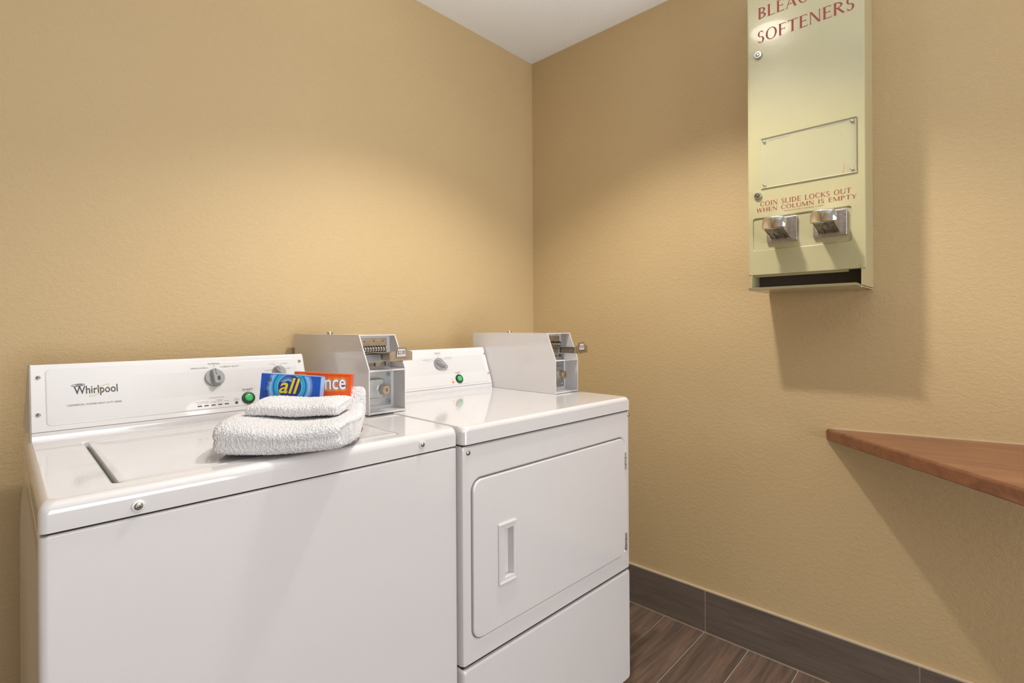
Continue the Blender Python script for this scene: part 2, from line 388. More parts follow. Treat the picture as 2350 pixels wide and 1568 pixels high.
FS = 0.378; FC = math.sqrt(1 + FS * FS)
def console(parent, x0, x1, y0, z0, zk, face_len, back, plate, washer):
    """sloping control housing. y0,zk = foot of the sloping face"""
    yt, zt = y0 + face_len * FS / FC, zk + face_len / FC
    bm = bmesh.new()
    prof = [(y0, z0), (y0, zk), (yt - .001, zt - .003), (yt + .002, zt), (yt + .022, zt - .0005), (back, zt - .04), (back, z0)]
    rings = []
    for x, d in ((x0, .0025), (x0 + .0025, 0), (x1 - .0025, 0), (x1, .0025)):
        cy = sum(p[0] for p in prof) / len(prof); cz = sum(p[1] for p in prof) / len(prof)
        rings.append([(x, p[0] + (d if p[0] < cy else -d), max(p[1] - (d if p[1] > cz else 0), z0)) for p in prof])
    loft(bm, rings)
    # seam groove between kick strip and sloping face
    box(bm, x0 - .0001, x1 + .0001, y0 - .0004, y0 + .0003, zk - .0008, zk + .0002, mi=1)
    cp = finish('control_panel', bm, [M_white, M_gink], parent)
    T = plane_T((0, y0, zk), (1, 0, 0), (0, FS / FC, 1 / FC), (0, -1 / FC, FS / FC))
    px0, px1, s0, s1 = plate
    bm = bmesh.new()
    rloft(bm, XY, [(px0 - .0022, px1 + .0022, s0 - .0022, s1 + .0022, .010, -.0002), (px0 - .001, px1 + .001, s0 - .001, s1 + .001, .009, -.0006),
                   (px0, px1, s0, s1, .008, .0001), (px0 + .0012, px1 - .0012, s0 + .0012, s1 - .0012, .0072, .0009), (px0 + .003, px1 - .003, s0 + .003, s1 - .003, .006, .0011)], T=T, cap0=False)
    bm.normal_update()
    uv = bm.loops.layers.uv.new('UVMap'); Ti = T.inverted()
    for f in bm.faces:
        for l in f.loops:
            q = Ti @ l.vert.co; l[uv].uv = (q.x, q.y)
    finish('faceplate', bm, M_print, cp)
    return cp, T

def start_button(cp, T, c, r):
    bm = bmesh.new()
    lathe(bm, XY, c, [(r, .001), (r, .0042), (r * .93, .0055), (r * .72, .0060), (r * .66, .0045)], n=36, T=T)
    lathe(bm, XY, c, [(r * .64, .003), (r * .62, .0070), (r * .52, .0082), (r * .3, .0087)], n=30, mi=1, T=T)
    return finish('start_button', bm, [M_black, M_green], cp)

def coin_box(parent, x0, x1, yb, yt, yf, z0, zt, zm, rec, slide_y):
    """coin meter: sheet metal housing with sloping upper front, two open bays"""
    t = .0028
    bm = bmesh.new()
    prof = [(yf, z0), (yf, zm), (yt, zt), (yb, zt), (yb, z0)]
    def side(xa, xb): loft(bm, [[(xa, y, z) for y, z in prof], [(xb, y, z) for y, z in prof]])
    side(x0, x0 + t); side(x1 - t, x1)
    box(bm, x0 + t, x1 - t, yt, yb, zt - t, zt)                       # lid
    box(bm, x0 + t, x1 - t, yb - t, yb, z0, zt - t)                   # back
    yr = yf + rec
    box(bm, x0 + t, x1 - t, yr, yr + t, z0 + .002, zm - .004)         # lower bay back
    box(bm, x0 + t, x1 - t, yf + .0005, yr + t, z0 + .001, z0 + .006)        # lower bay floor
    # ledge between bays, folded edge
    box(bm, x0 + t, x1 - t, yf + .0005, yr + .002, zm - .006, zm - .002)
    box(bm, x0 + t, x1 - t, yr + .018, yr + .018 + t, zm - .006, zt - t)     # upper bay back
    box(bm, x0 + t, x1 - t, yr, yr + .02, zm - .006, zm - .002)
    cb = finish('coin_box', bm, M_white, parent, smooth=0)
    W = x1 - x0; xc = (x0 + x1) / 2
    # lower bay: zinc plate, screws, lock
    bm = bmesh.new(); pad(bm, XZ, x0 + t + .001, x1 - .012, z0 + .014, zm - .010, .001, -(yr - .0005), -(yr - .0025), b=.0006, n=1)
    finish('lock_plate', bm, M_zinc, cb)
    for zz in (z0 + .024, zm - .020):
        screw(cb, XZ, (x1 - .022, zz), -(yr - .0025), r=.0048)
    bm = bmesh.new()
    pad(bm, XZ, x0 + .006, x1 - .042, z0 + .036, z0 + .088, .007, -(yr - .0025), -(yr - .020), b=.004)
    zc = z0 + .058
    lathe(bm, XZ, (x1 - .046, zc), [(.0165, -(yr - .019)), (.0165, -(yr - .024)), (.0150, -(yr - .028))], n=8, mi=1)
    lathe(bm, XZ, (x1 - .046, zc), [(.0125, -(yr - .024)), (.0125, -(yr - .034)), (.011, -(yr - .0355)), (.006, -(yr - .0355))], n=26, mi=2)
    lathe(bm, XZ, (x1 - .046, zc), [(.0062, -(yr - .034)), (.0062, -(yr - .0368))], n=20, mi=1)
    box(bm, x1 - .0468, x1 - .0452, yr - .0374, yr - .0365, zc - .0045, zc + .0045, mi=3)
    finish('lock', bm, [M_zinc, M_steel, M_brass, M_dark], cb)
    # upper bay: bronze plate, toothed coin comb, zinc chute
    ub = yr + .018
    zs = zt - .048                                                     # level of the slide
    bm = bmesh.new()
    pad(bm, XZ, x0 + .006, x1 - .014, zs + .006, zt - .010, .002, -ub, -(ub - .003), b=.0008)
    for i in range(3): lathe(bm, XZ, (x0 + .026 + i * .028, zt - .018), [(.0018, -(ub - .003)), (.0018, -(ub - .0036))], n=10, mi=1)
    finish('slide_plate', bm, [M_brass, M_ink], cb)
    bm = bmesh.new()
    x_a, x_b = x0 + .010, x1 - .024
    box(bm, x_a, x_b, ub - .030, ub - .003, zs - .001, zs + .002, .0006)
    lathe(bm, lambda a, b, h: (h, a, b), (ub - .016, zs + .009), [(.0065, x_a), (.0065, x_b)], n=14, sy=1.15)
    for i in range(9):
        xi = x_a + .006 + i * (x_b - x_a - .012) / 8
        lathe(bm, lambda a, b, h: (h, a, b), (ub - .016, zs + .0095), [(.0074, xi - .0008), (.0074, xi + .0008)], n=14, mi=1, sy=1.25)
    finish('coin_comb', bm, [M_chrome, M_dark], cb)
    bm = bmesh.new()
    prism(bm, [(x0 + .006, zs - .004), (xc + .004, zs - .004), (xc + .010, zs - .026), (x0 + .006, zs - .026)], -ub, -(ub - .030), XZ)
    prism(bm, [(xc + .012, zs - .006), (x1 - .012, zs - .006), (x1 - .012, zs - .024), (xc + .014, zs - .024)], -ub, -(ub - .022), XZ)
    box(bm, x0 + .004, x1 - .006, ub - .004, ub, zm + .002, zs - .026, .0005, mi=1)
    for xi in (xc - .004, x1 - .026): box(bm, xi - .0012, xi + .0012, ub - .020, ub - .012, zs - .036, zs - .024, mi=2)
    finish('coin_chute', bm, [M_zinc, M_brass, M_gink], cb)
    # slide bar with price plate at its end
    pc = x1 - .050
    bm = bmesh.new()
    box(bm, pc - .030, pc + .022, slide_y + .003, ub - .025, zs - .0012, zs + .0004, mi=1)
    box(bm, pc + .004, pc + .007, slide_y + .003, ub - .03, zs - .020, zs, mi=0)
    finish('coin_slide', bm, [M_brass, M_ink], cb)
    bm = bmesh.new()
    w2 = .0325; zb = zs - .017
    prism(bm, [(pc - w2, zb), (pc + w2, zb), (pc + w2, zb + .022), (pc + w2 - .005, zb + .024), (pc + w2 - .012, zb + .025), (pc + .013, zb + .034),
               (pc - .015, zb + .034), (pc - .0175, zb + .024), (pc - w2 + .006, zb + .023), (pc - w2, zb + .019)], -(slide_y + .004), -slide_y, XZ)
    prism(bm, [(pc - .0165, zb + .0095), (pc + .0135, zb + .0095), (pc + .011, zb + .0315), (pc - .013, zb + .0315)], -slide_y, -(slide_y - .0012), XZ, mi=1)
    prism(bm, [(pc - .0150, zb + .0107), (pc + .0121, zb + .0107), (pc + .0099, zb + .0303), (pc - .0118, zb + .0303)], -(slide_y - .001), -(slide_y - .0017), XZ, mi=2)
    put_text(bm, '$2.00', pc - .0118, pc + .0092, zb + .0145, zb + .0260, 0, plane_T((0, slide_y - .0019, 0), (1, 0, 0), (0, 0, 1), (0, -1, 0)), mi=1, offset=.008)
    for i in range(8): lathe(bm, XZ, (pc - .020 + i * .0056, zb + .0062), [(.0011, -slide_y), (.0011, -(slide_y - .0004))], n=8, mi=1)
    finish('price_plate', bm, [M_brass, M_ink, mat('price_card', (.60, .54, .52), .5)], cb, label='bronze plate with a $2.00 card')
    # top lock
    bm = bmesh.new(); yl = yt + (yb - yt) * .58
    lathe(bm, XY, (xc - .02, yl), [(.009, zt), (.009, zt + .004), (.0075, zt + .0065), (.004, zt + .0065)], n=20)
    finish('top_lock', bm, M_steel, cb)
    return cb

# ------------------------------------------------------------------ washing machine
WYAW = -0.032
WA = thing('washing_machine', 'white top-loading commercial washer with towels on its lid, left of the dryer', 'washer', (-1.8199, -0.7459, 0), WYAW)
ZD_ = .920
WX0, WX1, WD, ZW, ZL = -.0064, .6842, .66, .918, .8777
bm = bmesh.new()
rloft(bm, XY, [(WX0, WX1, 0, WD, .010, .03), (WX0, WX1, 0, WD, .010, ZL - .006), (WX0 + .003, WX1 - .003, .003, WD - .003, .009, ZL - .0035)], n=5)
finish('cabinet', bm, M_white, WA)
bm = bmesh.new()     # near-black fill puts shade into the worktop gap; dark base above the floor
rloft(bm, XY, [(WX0 + .006, WX1 - .006, .006, WD - .006, .01, ZL - .0038), (WX0 + .006, WX1 - .006, .006, WD - .006, .01, ZL + .004)])
finish('gap_shade', bm, M_dark, WA); bm = bmesh.new()
rloft(bm, XY, [(WX0 + .02, WX1 - .02, .03, WD - .02, .01, .016), (WX0 + .02, WX1 - .02, .03, WD - .02, .01, .031)])
finish('base_frame', bm, M_dark, WA)
bm = bmesh.new()     # embossed side panel
SIDE = lambda a, b, h: (-h, a, b)
rloft(bm, SIDE, [(.05, .63, .06, .845, .06, -WX0 - .001), (.09, .60, .10, .80, .09, -WX0 + .005), (.12, .59, .14, .77, .08, -WX0 + .0065), (.20, .56, .2, .7, .07, -WX0 + .0065), (.23, .53, .24, .66, .05, -WX0 + .003)])
finish('side_panel', bm, M_white2, WA)
for fx in (.05, .63):
    for fy in (.06, .6):
        bm = bmesh.new(); lathe(bm, XY, (fx, fy), [(.022, 0), (.022, .010), (.010, .014), (.010, .032)], n=16); finish('foot', bm, M_black, WA)
# worktop with an opening for the lid
LX0, LX1, LY0, LY1 = .0775, .563, .045, .437
bm = bmesh.new()
o = [(0, ZL, .014), (0, ZW - .016, .014)]
spec = [(WX0, WX1, 0, WD, .010, ZL), (WX0, WX1, 0, WD, .010, ZW - .016)]
for i in range(1, 6):
    a = PI / 2 * i / 5; d = .012 * (1 - math.cos(a)); spec.append((WX0 + d, WX1 - d * .25, d * 1.1, WD - d, .012 if i < 5 else .014, ZW - .016 + .016 * math.sin(a)))
spec += [(LX0 - .004, LX1 + .003, LY0 - .006, LY1 + .004, .014, ZW), (LX0 - .001, LX1 + .001, LY0 - .003, LY1 + .001, .012, ZW - .0025), (LX0, LX1, LY0, LY1, .012, ZW - .02)]
rloft(bm, XY, spec, n=6)
finish('worktop', bm, M_white, WA)
bm = bmesh.new()
M_lidgap = mat('lid_gap', (.05, .10, .085), .5)
gp = .0055
rloft(bm, XY, [(LX0 + .001, LX1 - .001, LY0 + .001, LY1 - .001, .011, ZW - .0198), (LX0 + .001, LX1 - .001, LY0 + .001, LY1 - .001, .011, ZW - .012)], mi=1)
x0, x1, y0, y1 = LX0 + gp, LX1 - .0015, LY0 + .0015, LY1 - .002
rloft(bm, XY, [(x0, x1, y0, y1, .010, ZW - .012), (x0, x1, y0, y1, .010, ZW - .005), (x0 + .0015, x1 - .001, y0 + .001, y1 - .001, .010, ZW - .002), (x0 + .006, x1 - .004, y0 + .004, y1 - .004, .009, ZW - .0006),
               (x0 + .012, x1 - .010, y0 + .012, y1 - .010, .009, ZW - .0008), (x0 + .03, x1 - .03, y0 + .04, y1 - .03, .03, ZW - .0028)])
finish('lid', bm, [M_white, M_lidgap], WA)
screw(WA, XZ, (.0993, .8899), 0, r=.0058, cap=.0085)
screw(WA, XZ, (.5881, .8960), 0, r=.0052, cap=.0085)
cp, T = console(WA, .0012, .568, .503, ZW, .936, .1425, .60, (.0255, .5435, .0105, .1315), True)
bm = bmesh.new()     # flared end cap on the left
A = [(.0008, .506, .933), (.0030, .5545, 1.0695), (.0005, .585, 1.069), (-.0065, .63, .934)]
loft(bm, [A, [(a + .002, b, c) for a, b, c in A]]); finish('end_cap', bm, mat('matt_white', (.72, .71, .71), .7), cp)
for c in ((.0150, .1148), (.0140, .036), (.5547, .1213), (.556, .036)): screw(cp, XY, c, .0, r=.0042, T=T)
dial(cp, T, (.3388, .0893), .0222, math.radians(4))
bm = bmesh.new(); c0 = T @ Vector((.3435, .0835, .0212))
box(bm, .3412, .3462, .079, .088, .0195, .0212, mi=0, T=T); finish('knob_mark', bm, M_ink, cp)
dial(cp, T, (.4950, .0925), .0180, math.radians(38))
start_button(cp, T, (.4105, .0298), .0155)
for x in (.2998, .3144, .3293, .3444, .3592):
    bm = bmesh.new(); rloft(bm, XY, [(x - .0048, x + .0048, .0188, .0214, .0012, .0008), (x - .0048, x + .0048, .0188, .0214, .0012, .0016)], T=T); finish('indicator_light', bm, M_ink, cp)
bm = bmesh.new(); lathe(bm, XY, (.3817, .0206), [(.0036, .0008), (.0034, .0020), (.002, .0024)], n=18, T=T); finish('indicator_light', bm, M_ink, cp)
bm = bmesh.new(); H = .0014
# brand lettering: dark word, swirl above the first letter, gold ring through it
word(cp, [M_ink, M_gink, M_gold], 'Whirlpool', .0700, .1445, .0672, .0905, H, T, 0, offset=.012)
bm = bmesh.new(); ellipse_ring(bm, (.0775, .0930), .0108, .0024, .0011, math.radians(3), H, H + .0002, 0, T)
ellipse_ring(bm, (.0790, .0930), .0055, .0012, .0008, math.radians(3), H, H + .0002, 0, T)
finish('logo_swirl', bm, M_ink, cp, smooth=0); bm = bmesh.new(); ellipse_ring(bm, (.1125, .0790), .0205, .0048, .0007, math.radians(36), H + .0003, H + .0005, 0, T); finish('logo_ring', bm, M_gold, cp, smooth=0); bm = bmesh.new()
word(cp, [M_ink, M_gink, M_gold], 'COMMERCIAL WASHER HEAVY DUTY SERIES', .0585, .1503, .0480, .0516, H, T, 0)
word(cp, [M_ink, M_gink, M_gold], 'DELICATES', .2895, .3218, .1140, .1178, H, T, 0)
word(cp, [M_ink, M_gink, M_gold], 'NORMAL', .3270, .3540, .1240, .1280, H, T, 0)
word(cp, [M_ink, M_gink, M_gold], 'HEAVY DUTY', .3590, .3980, .1145, .1185, H, T, 0)
word(cp, [M_ink, M_gink, M_gold], 'START', .3985, .4240, .0492, .0545, H, T, 0, offset=.006)
word(cp, [M_ink, M_gink, M_gold], 'CYCLE STATUS', .3215, .3545, .0370, .0398, H, T, 1)
for s_, x, y in (('Sensing', .2998, .0300), ('Load', .2998, .0262), ('Soak/', .3144, .0305), ('Wash', .3144, .0267), ('Rinse', .3293, .0272), ('Final', .3444, .0318), ('Spin', .3444, .0280), ('Done', .3592, .0282), ('Lid', .3817, .0312), ('Locked', .3817, .0274)):
    hw = .00125 * len(s_); word(cp, [M_ink, M_gink, M_gold], s_, x - hw, x + hw, y - .0012, y + .0014, H, T, 1)
for s_, xa, xb, y in (('COOL', .4725, .4858, .1165), ('WARM', .5060, .5205, .1168), ('COLD', .4600, .4735, .0995), ('HOT', .5190, .5280, .1020)):
    word(cp, [M_ink, M_gink, M_gold], s_, xa, xb, y - .0016, y + .0016, H, T, 1)
for c in ((.3252, .1158), (.3406, .1200), (.3553, .1162), (.4763, .1002), (.4870, .1142), (.5025, .1148), (.5160, .1020)): lathe(bm, XY, c, [(.0010, .0009), (.0010, H)], n=10, T=T)
finish('dial_marks', bm, M_ink, cp, smooth=0, kind='stuff')
coin_box(WA, .6165, .7250, .730, .3207, .270, ZD_ + .0006, 1.124, 1.036, .055, .212)

# ------------------------------------------------------------------ dryer
DR = thing('clothes_dryer', 'white front-loading commercial dryer, right of the washer in the corner', 'dryer', (-1.13768, -0.78140, 0), WYAW)
DX0, DX1, DD, ZD, ZDL = .0025, .6855, .66, .920, .8793
ZS = .3775
bm = bmesh.new()
# upper front with the door opening: outer skin back to front then into the recess
ox0, ox1, oz0, oz1 = .0295, .6570, .4275, .7980
rloft(bm, XZ, [(DX0, DX1, ZS + .0025, ZDL - .004, .004, -.05), (DX0, DX1, ZS + .0025, ZDL - .004, .004, -.012), (DX0 + .003, DX1 - .003, ZS + .0035, ZDL - .005, .006, -.0035),
               (DX0 + .009, DX1 - .009, ZS + .007, ZDL - .008, .010, 0), (ox0 - .004, ox1 + .004, oz0 - .004, oz1 + .004, .034, 0), (ox0, ox1, oz0, oz1, .030, -.003), (ox0 + .001, ox1 - .001, oz0 + .001, oz1 - .001, .029, -.020)], n=7)
finish('front_panel', bm, M_white, DR)
bm = bmesh.new()
box(bm, DX0 + .0005, DX1 - .0005, .050, DD, .03, ZDL - .004, .003); finish('cabinet', bm, M_white, DR)
bm = bmesh.new()
box(bm, DX0 + .004, DX1 - .004, .006, DD - .01, ZDL - .006, ZDL + .004); finish('gap_shade', bm, M_dark, DR); bm = bmesh.new()  # near-black fill, shade of the worktop gap put into colour
box(bm, DX0 + .004, DX1 - .004, .008, .049, ZS - .008, ZS + .008); finish('gap_shade', bm, M_dark, DR); bm = bmesh.new()  # same painted shade in the seam above the lower panel
box(bm, DX0 + .02, DX1 - .02, .045, DD - .02, .018, .031); finish('base_frame', bm, M_dark, DR)
bm = bmesh.new()
rloft(bm, XZ, [(DX0, DX1, .0315, ZS - .0025, .004, -.05), (DX0, DX1, .0315, ZS - .0025, .006, -.010), (DX0 + .003, DX1 - .003, .0335, ZS - .004, .008, -.003), (DX0 + .009, DX1 - .009, .038, ZS - .009, .010, .001)], n=6)
finish('lower_panel', bm, M_white, DR)
for fx in (.05, .63):
    for fy in (.08, .6):
        bm = bmesh.new(); lathe(bm, XY, (fx, fy), [(.020, 0), (.020, .010), (.010, .014), (.010, .032)], n=16); finish('foot', bm, M_black, DR)
bm = bmesh.new()
spec = [(DX0, DX1, -.004, DD, .013, ZDL), (DX0, DX1, -.004, DD, .013, ZD - .012)]
for i in range(1, 6):
    a = PI / 2 * i / 5; d = .010 * (1 - math.cos(a)); spec.append((DX0 + d * .35, DX1 - d, -.004 + d, DD - d, .020, ZD - .012 + .012 * math.sin(a)))
rloft(bm, XY, spec, n=7)
finish('worktop', bm, M_white, DR)
screw(DR, XZ, (.0195, .8600), 0, r=.0060, cap=0)
screw(DR, XZ, (.6765, .8625), 0, r=.0055, cap=0)
# door
bm = bmesh.new()
dx0, dx1, dz0, dz1 = .0320, .6545, .4308, .7945
hx0, hx1, hz0, hz1 = .1075, .1680, .5280, .6755       # handle surround
rloft(bm, XZ, [(dx0, dx1, dz0, dz1, .026, -.019), (dx0, dx1, dz0, dz1, .026, -.0005), (dx0 + .0012, dx1 - .0012, dz0 + .0012, dz1 - .0012, .026, .0018), (dx0 + .004, dx1 - .004, dz0 + .004, dz1 - .004, .024, .003),
               (hx0, hx1, hz0, hz1, .003, .003), (hx0 + .001, hx1 - .001, hz0 + .001, hz1 - .001, .003, -.0175)], n=7)
door = finish('door', bm, M_white, DR)
bm = bmesh.new()
ax0, ax1, az0, az1 = .1290, .1585, .5435, .6580
rloft(bm, XZ, [(hx0, hx1, hz0, hz1, .003, .0025), (hx0, hx1, hz0, hz1, .003, .0060), (hx0 + .002, hx1 - .002, hz0 + .002, hz1 - .002, .002, .0072), (hx0 + .006, hx1 - .006, hz0 + .006, hz1 - .006, .002, .0050),
               (ax0 - .001, ax1 + .001, az0 - .001, az1 + .001, .0008, .0048), (ax0, ax1, az0, az1, .0006, .0038)], n=2, cap0=False, cap1=False)
# grip pocket, deep on the left, shallow on the right
q = [(ax0, az0, -.0038), (ax1, az0, -.0038), (ax1, az1, -.0038), (ax0, az1, -.0038)]
f_ = [Vector((a, h, b)) for a, b, h in q]
d_ = [Vector((ax0 + .0002, .0165, az0)), Vector((ax1 - .004, .0120, az0)), Vector((ax1 - .004, .0120, az1)), Vector((ax0 + .0002, .0165, az1))]
loft(bm, [f_, d_], cap0=False)
for zz in (hz0 + .0045, hz1 - .0045): box(bm, hx0 + .004, hx1 - .003, -.0078, -.0050, zz - .0012, zz + .0012, .0006)
finish('handle', bm, M_white, door)
for zc in (.7215, .4700):
    bm = bmesh.new()
    lathe(bm, XY, (.6560, -.0035), [(.0030, zc - .026), (.0030, zc + .026)], n=12)
    for zz in (zc - .010, zc + .010): lathe(bm, XY, (.6560, -.0035), [(.0034, zz - .0006), (.0034, zz + .0006)], n=12, mi=1)
    box(bm, .6500, .6560, -.0045, .0, zc - .010, zc + .010); box(bm, .6560, .6605, -.0045, .0, zc + .012, zc + .026); box(bm, .6560, .6605, -.0045, 0, zc - .024, zc - .012)
    finish('hinge', bm, [M_steel, M_dark], DR)
cp, T = console(DR, .0040, .5565, .4985, ZD, .9378, .1378, .60, (.016, .5360, .0060, .1285), False)
T = T @ Matrix.Translation((-.006, 0, 0))
for c in ((.5560, .112), (.5521, .0368), (.0150, .112), (.0140, .0368)): screw(cp, XY, c, .0, r=.0040, T=T)
dial(cp, T, (.3405, .0845), .0210, math.radians(62))
bm = bmesh.new()
R = T @ Matrix.Translation((.3405, .0845, 0)) @ Matrix.Rotation(math.radians(62), 4, 'Z')
prism(bm, [(-.010, -.016), (.010, -.016), (.0045, -.0315), (-.002, -.0325)], .002, .010, XY, T=R); finish('knob_pointer', bm, M_grey, cp)
start_button(cp, T, (.4115, .0258), .0155)
bm = bmesh.new(); lathe(bm, XY, (.3830, .0168), [(.0046, .001), (.0044, .003), (.003, .0042), (.001, .0046)], n=20, T=T); finish('indicator_light', bm, M_amber, cp, label='amber indicator light')
bm = bmesh.new()
word(cp, [M_ink, M_gink], 'NORMAL', .3310, .3570, .1212, .1248, H, T, 0); word(cp, [M_ink, M_gink], 'Medium Heat', .3330, .3560, .1172, .1196, H, T, 1)
word(cp, [M_ink, M_gink], 'HEAVY DUTY', .2780, .3130, .0990, .1028, H, T, 1); word(cp, [M_ink, M_gink], 'High Heat', .2880, .3080, .0948, .0972, H, T, 1)
word(cp, [M_ink, M_gink], 'DELICATES', .3715, .4010, .1028, .1064, H, T, 1); word(cp, [M_ink, M_gink], 'Low Heat', .3780, .3960, .0986, .1010, H, T, 1)
word(cp, [M_ink, M_gink], 'START', .4005, .4245, .0450, .0502, H, T, 0); word(cp, [M_ink, M_gink], 'Power', .3770, .3890, .0262, .0286, H, T, 1)
for c in ((.3425, .1125), (.3175, .0990), (.3688, .0992)): lathe(bm, XY, c, [(.0011, .0009), (.0011, H)], n=10, T=T)
finish('dial_marks', bm, M_ink, cp, smooth=0, kind='stuff')
coin_box(DR, .5600, .6790, .6115, .2345, .1990, ZD + .0005, 1.1205, 1.034, .055, .145)

# ------------------------------------------------------------------ vending dispenser on the right wall
M_cream = mat('cream_enamel', (0.435, 0.395, 0.225), 0.22, coat=.25, var=(5, .02), bump=(14, .0006))
M_red = mat('red_lettering', (0.27, 0.035, 0.022), 0.5)
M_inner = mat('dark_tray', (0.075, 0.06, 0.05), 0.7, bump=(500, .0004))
DI = thing('vending_dispenser', 'tall cream metal vending dispenser with two chrome coin slides on the right wall', 'dispenser', (0, -1.232, 1.25))
YO = -1.232; ZO = 1.25
def dy(y): return -(y - YO)          # world y -> plane coordinate a (towards -y)
def dz(z): return z - ZO
XF = .1858; ZTOP = 2.30
a0, a1 = dy(-1.0767), dy(-1.3873)
bm = bmesh.new()
b0, b1 = dy(-1.086), dy(-1.379)
t = .002
box(bm, -.173, -.001, -b1, -b1 + t, dz(1.2545), dz(ZTOP - .002)); box(bm, -.173, -.001, -b0 - t, -b0, dz(1.2545), dz(ZTOP - .002))
box(bm, -.1725, -.001, -b1 + t, -b0 - t, dz(ZTOP - .004), dz(ZTOP - .002)); box(bm, -.003, -.001, -b1 + t, -b0 - t, dz(1.2545), dz(ZTOP - .004))
box(bm, -.187, -.173, -b1, -b1 + t, dz(1.2545), dz(1.310)); box(bm, -.187, -.173, -b0 - t, -b0, dz(1.2545), dz(1.310))
finish('cabinet', bm, M_cream, DI, smooth=0)
bm = bmesh.new()      # tray: floor, back, rolled front lip
L = []
for yy, dzz in ((b0 - .004, 0), (b1 - .012, 0), (b1 - .004, -.004), (b1 + .0005, -.008)):
    prof = [(-.003, .0045), (-.186, .0045), (-.196, .006 ), (-.200, .0105), (-.2015, .0100), (-.198, .0035), (-.187, .0015), (-.003, .0015)]
    L.append([(x, -yy, z + (dzz if x < -.19 else dzz * .3) ) for x, z in prof])
loft(bm, L); finish('tray', bm, M_cream, DI, smooth=0)
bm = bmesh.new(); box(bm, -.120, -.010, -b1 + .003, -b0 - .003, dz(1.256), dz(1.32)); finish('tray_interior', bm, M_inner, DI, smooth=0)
for y_a, y_b in ((-b0 - .0035, -b0 - .0022), (-b1 + .0022, -b1 + .0035)):
    bm = bmesh.new(); box(bm, -.172, -.011, y_a, y_b, .006, .075); finish('tray_cheek', bm, M_cream, DI, smooth=0)
bm = bmesh.new(); box(bm, -.1715, -.1700, -b1 + .034, -b0 - .003, dz(1.2945), dz(1.306)); finish('tray_flap', bm, M_cream, DI, smooth=0)
# door with the shallow recess for the slides
r0, r1, q0, q1 = dy(-1.091), dy(-1.3545), dz(1.3775), dz(1.4785)
bm = bmesh.new()
Z0, Z1 = dz(1.300), dz(ZTOP)
rloft(bm, YZ, [(a0, a1, Z0, Z1, .001, .173), (a0, a1, Z0, Z1, .001, XF - .003), (a0 + .001, a1 - .001, Z0 + .001, Z1 - .001, .001, XF - .001), (a0 + .003, a1 - .003, Z0 + .003, Z1 - .003, .001, XF),
               (r0 - .0015, r1 + .0015, q0 - .0015, q1 + .0015, .0085, XF), (r0, r1, q0, q1, .0075, XF - .001), (r0 + .0005, r1 - .0005, q0 + .0005, q1 - .0005, .0075, XF - .005)], n=5)
ddoor = finish('door', bm, M_cream, DI)
TF = plane_T((-XF, 0, 0), (0, -1, 0), (0, 0, 1), (-1, 0, 0))
bm = bmesh.new(); h = .0004
roman(ddoor, M_red, 'BLEACH', dy(-1.1105), dy(-1.285), dz(2.1003), dz(2.1360), h, TF)
roman(ddoor, M_red, 'SOFTENERS', dy(-1.1082), dy(-1.3640), dz(2.0270), dz(2.0625), h, TF)
roman(ddoor, M_red, 'COIN SLIDE LOCKS OUT', dy(-1.1138), dy(-1.3540), dz(1.5145), dz(1.5290), h, TF, gap=.14)
roman(ddoor, M_red, 'WHEN COLUMN IS EMPTY', dy(-1.1030), dy(-1.3670), dz(1.4968), dz(1.5092), h, TF, gap=.14)
word(ddoor, M_red, 'VEND-RITE MFG. CHICAGO, IL 60647', dy(-1.181), dy(-1.288), dz(1.4885), dz(1.4915), h, TF)
bm.free()
for yy, zz in ((-1.1112, 1.988), (-1.1075, 1.5489)):
    bm = bmesh.new()
    lathe(bm, YZ, (dy(yy), dz(zz)), [(.0112, XF), (.0112, XF + .006), (.0098, XF + .0085), (.0062, XF + .0088), (.0060, XF + .0060)], n=28)
    lathe(bm, YZ, (dy(yy), dz(zz)), [(.0060, XF + .0062), (.0040, XF + .0062)], n=20, mi=1, cap0=False, cap1=False)
    lathe(bm, YZ, (dy(yy), dz(zz)), [(.0036, XF + .004), (.0036, XF + .0088), (.002, XF + .009)], n=18)
    box(bm, -XF - .0092, -XF - .0088, -dy(yy) - .0006, -dy(yy) + .0006, dz(zz) - .003, dz(zz) + .0005, mi=1)
    finish('lock', bm, [M_steel, M_dark], ddoor)
# clear acrylic label cover with four rivets
M_acr, nt, b = nodes('clear_acrylic')
b.inputs['Base Color'].default_value = (.93, .93, .86, 1); b.inputs['Roughness'].default_value = .05
tr = nt.nodes.new('ShaderNodeBsdfTransparent'); tr.inputs[0].default_value = (.965, .965, .93, 1); mxs = nt.nodes.new('ShaderNodeMixShader'); mxs.inputs[0].default_value = .08
nt.links.new(tr.outputs[0], mxs.inputs[1]); nt.links.new(b.outputs[0], mxs.inputs[2]); nt.links.new(mxs.outputs[0], nt.nodes['Material Output'].inputs['Surface'])
M_edge = mat('acrylic_edge', (.66, .63, .44), .2); M_edged = mat('acrylic_edge_dark', (.22, .19, .09), .4)
p0, p1, e0, e1 = dy(-1.1172), dy(-1.3678), dz(1.5705), dz(1.7235)
bm = bmesh.new(); pad(bm, YZ, p0, p1, e0, e1, .002, XF + .0012, XF + .0042, b=.0006)
cv = finish('label_cover', bm, M_acr, ddoor)
bm = bmesh.new()
box(bm, -XF - .0046, -XF - .0006, -p1 - .0004, -p0 + .0004, e0 - .0014, e0 + .0001)
finish('cover_edge', bm, M_edge, ddoor, smooth=0)
bm = bmesh.new()
box(bm, -XF - .0040, -XF - .0006, -p1 - .0006, -p1 + .0003, e0, e1); box(bm, -XF - .0040, -XF - .0006, -p1 - .0004, -p0 + .0004, e1 - .0002, e1 + .0007)
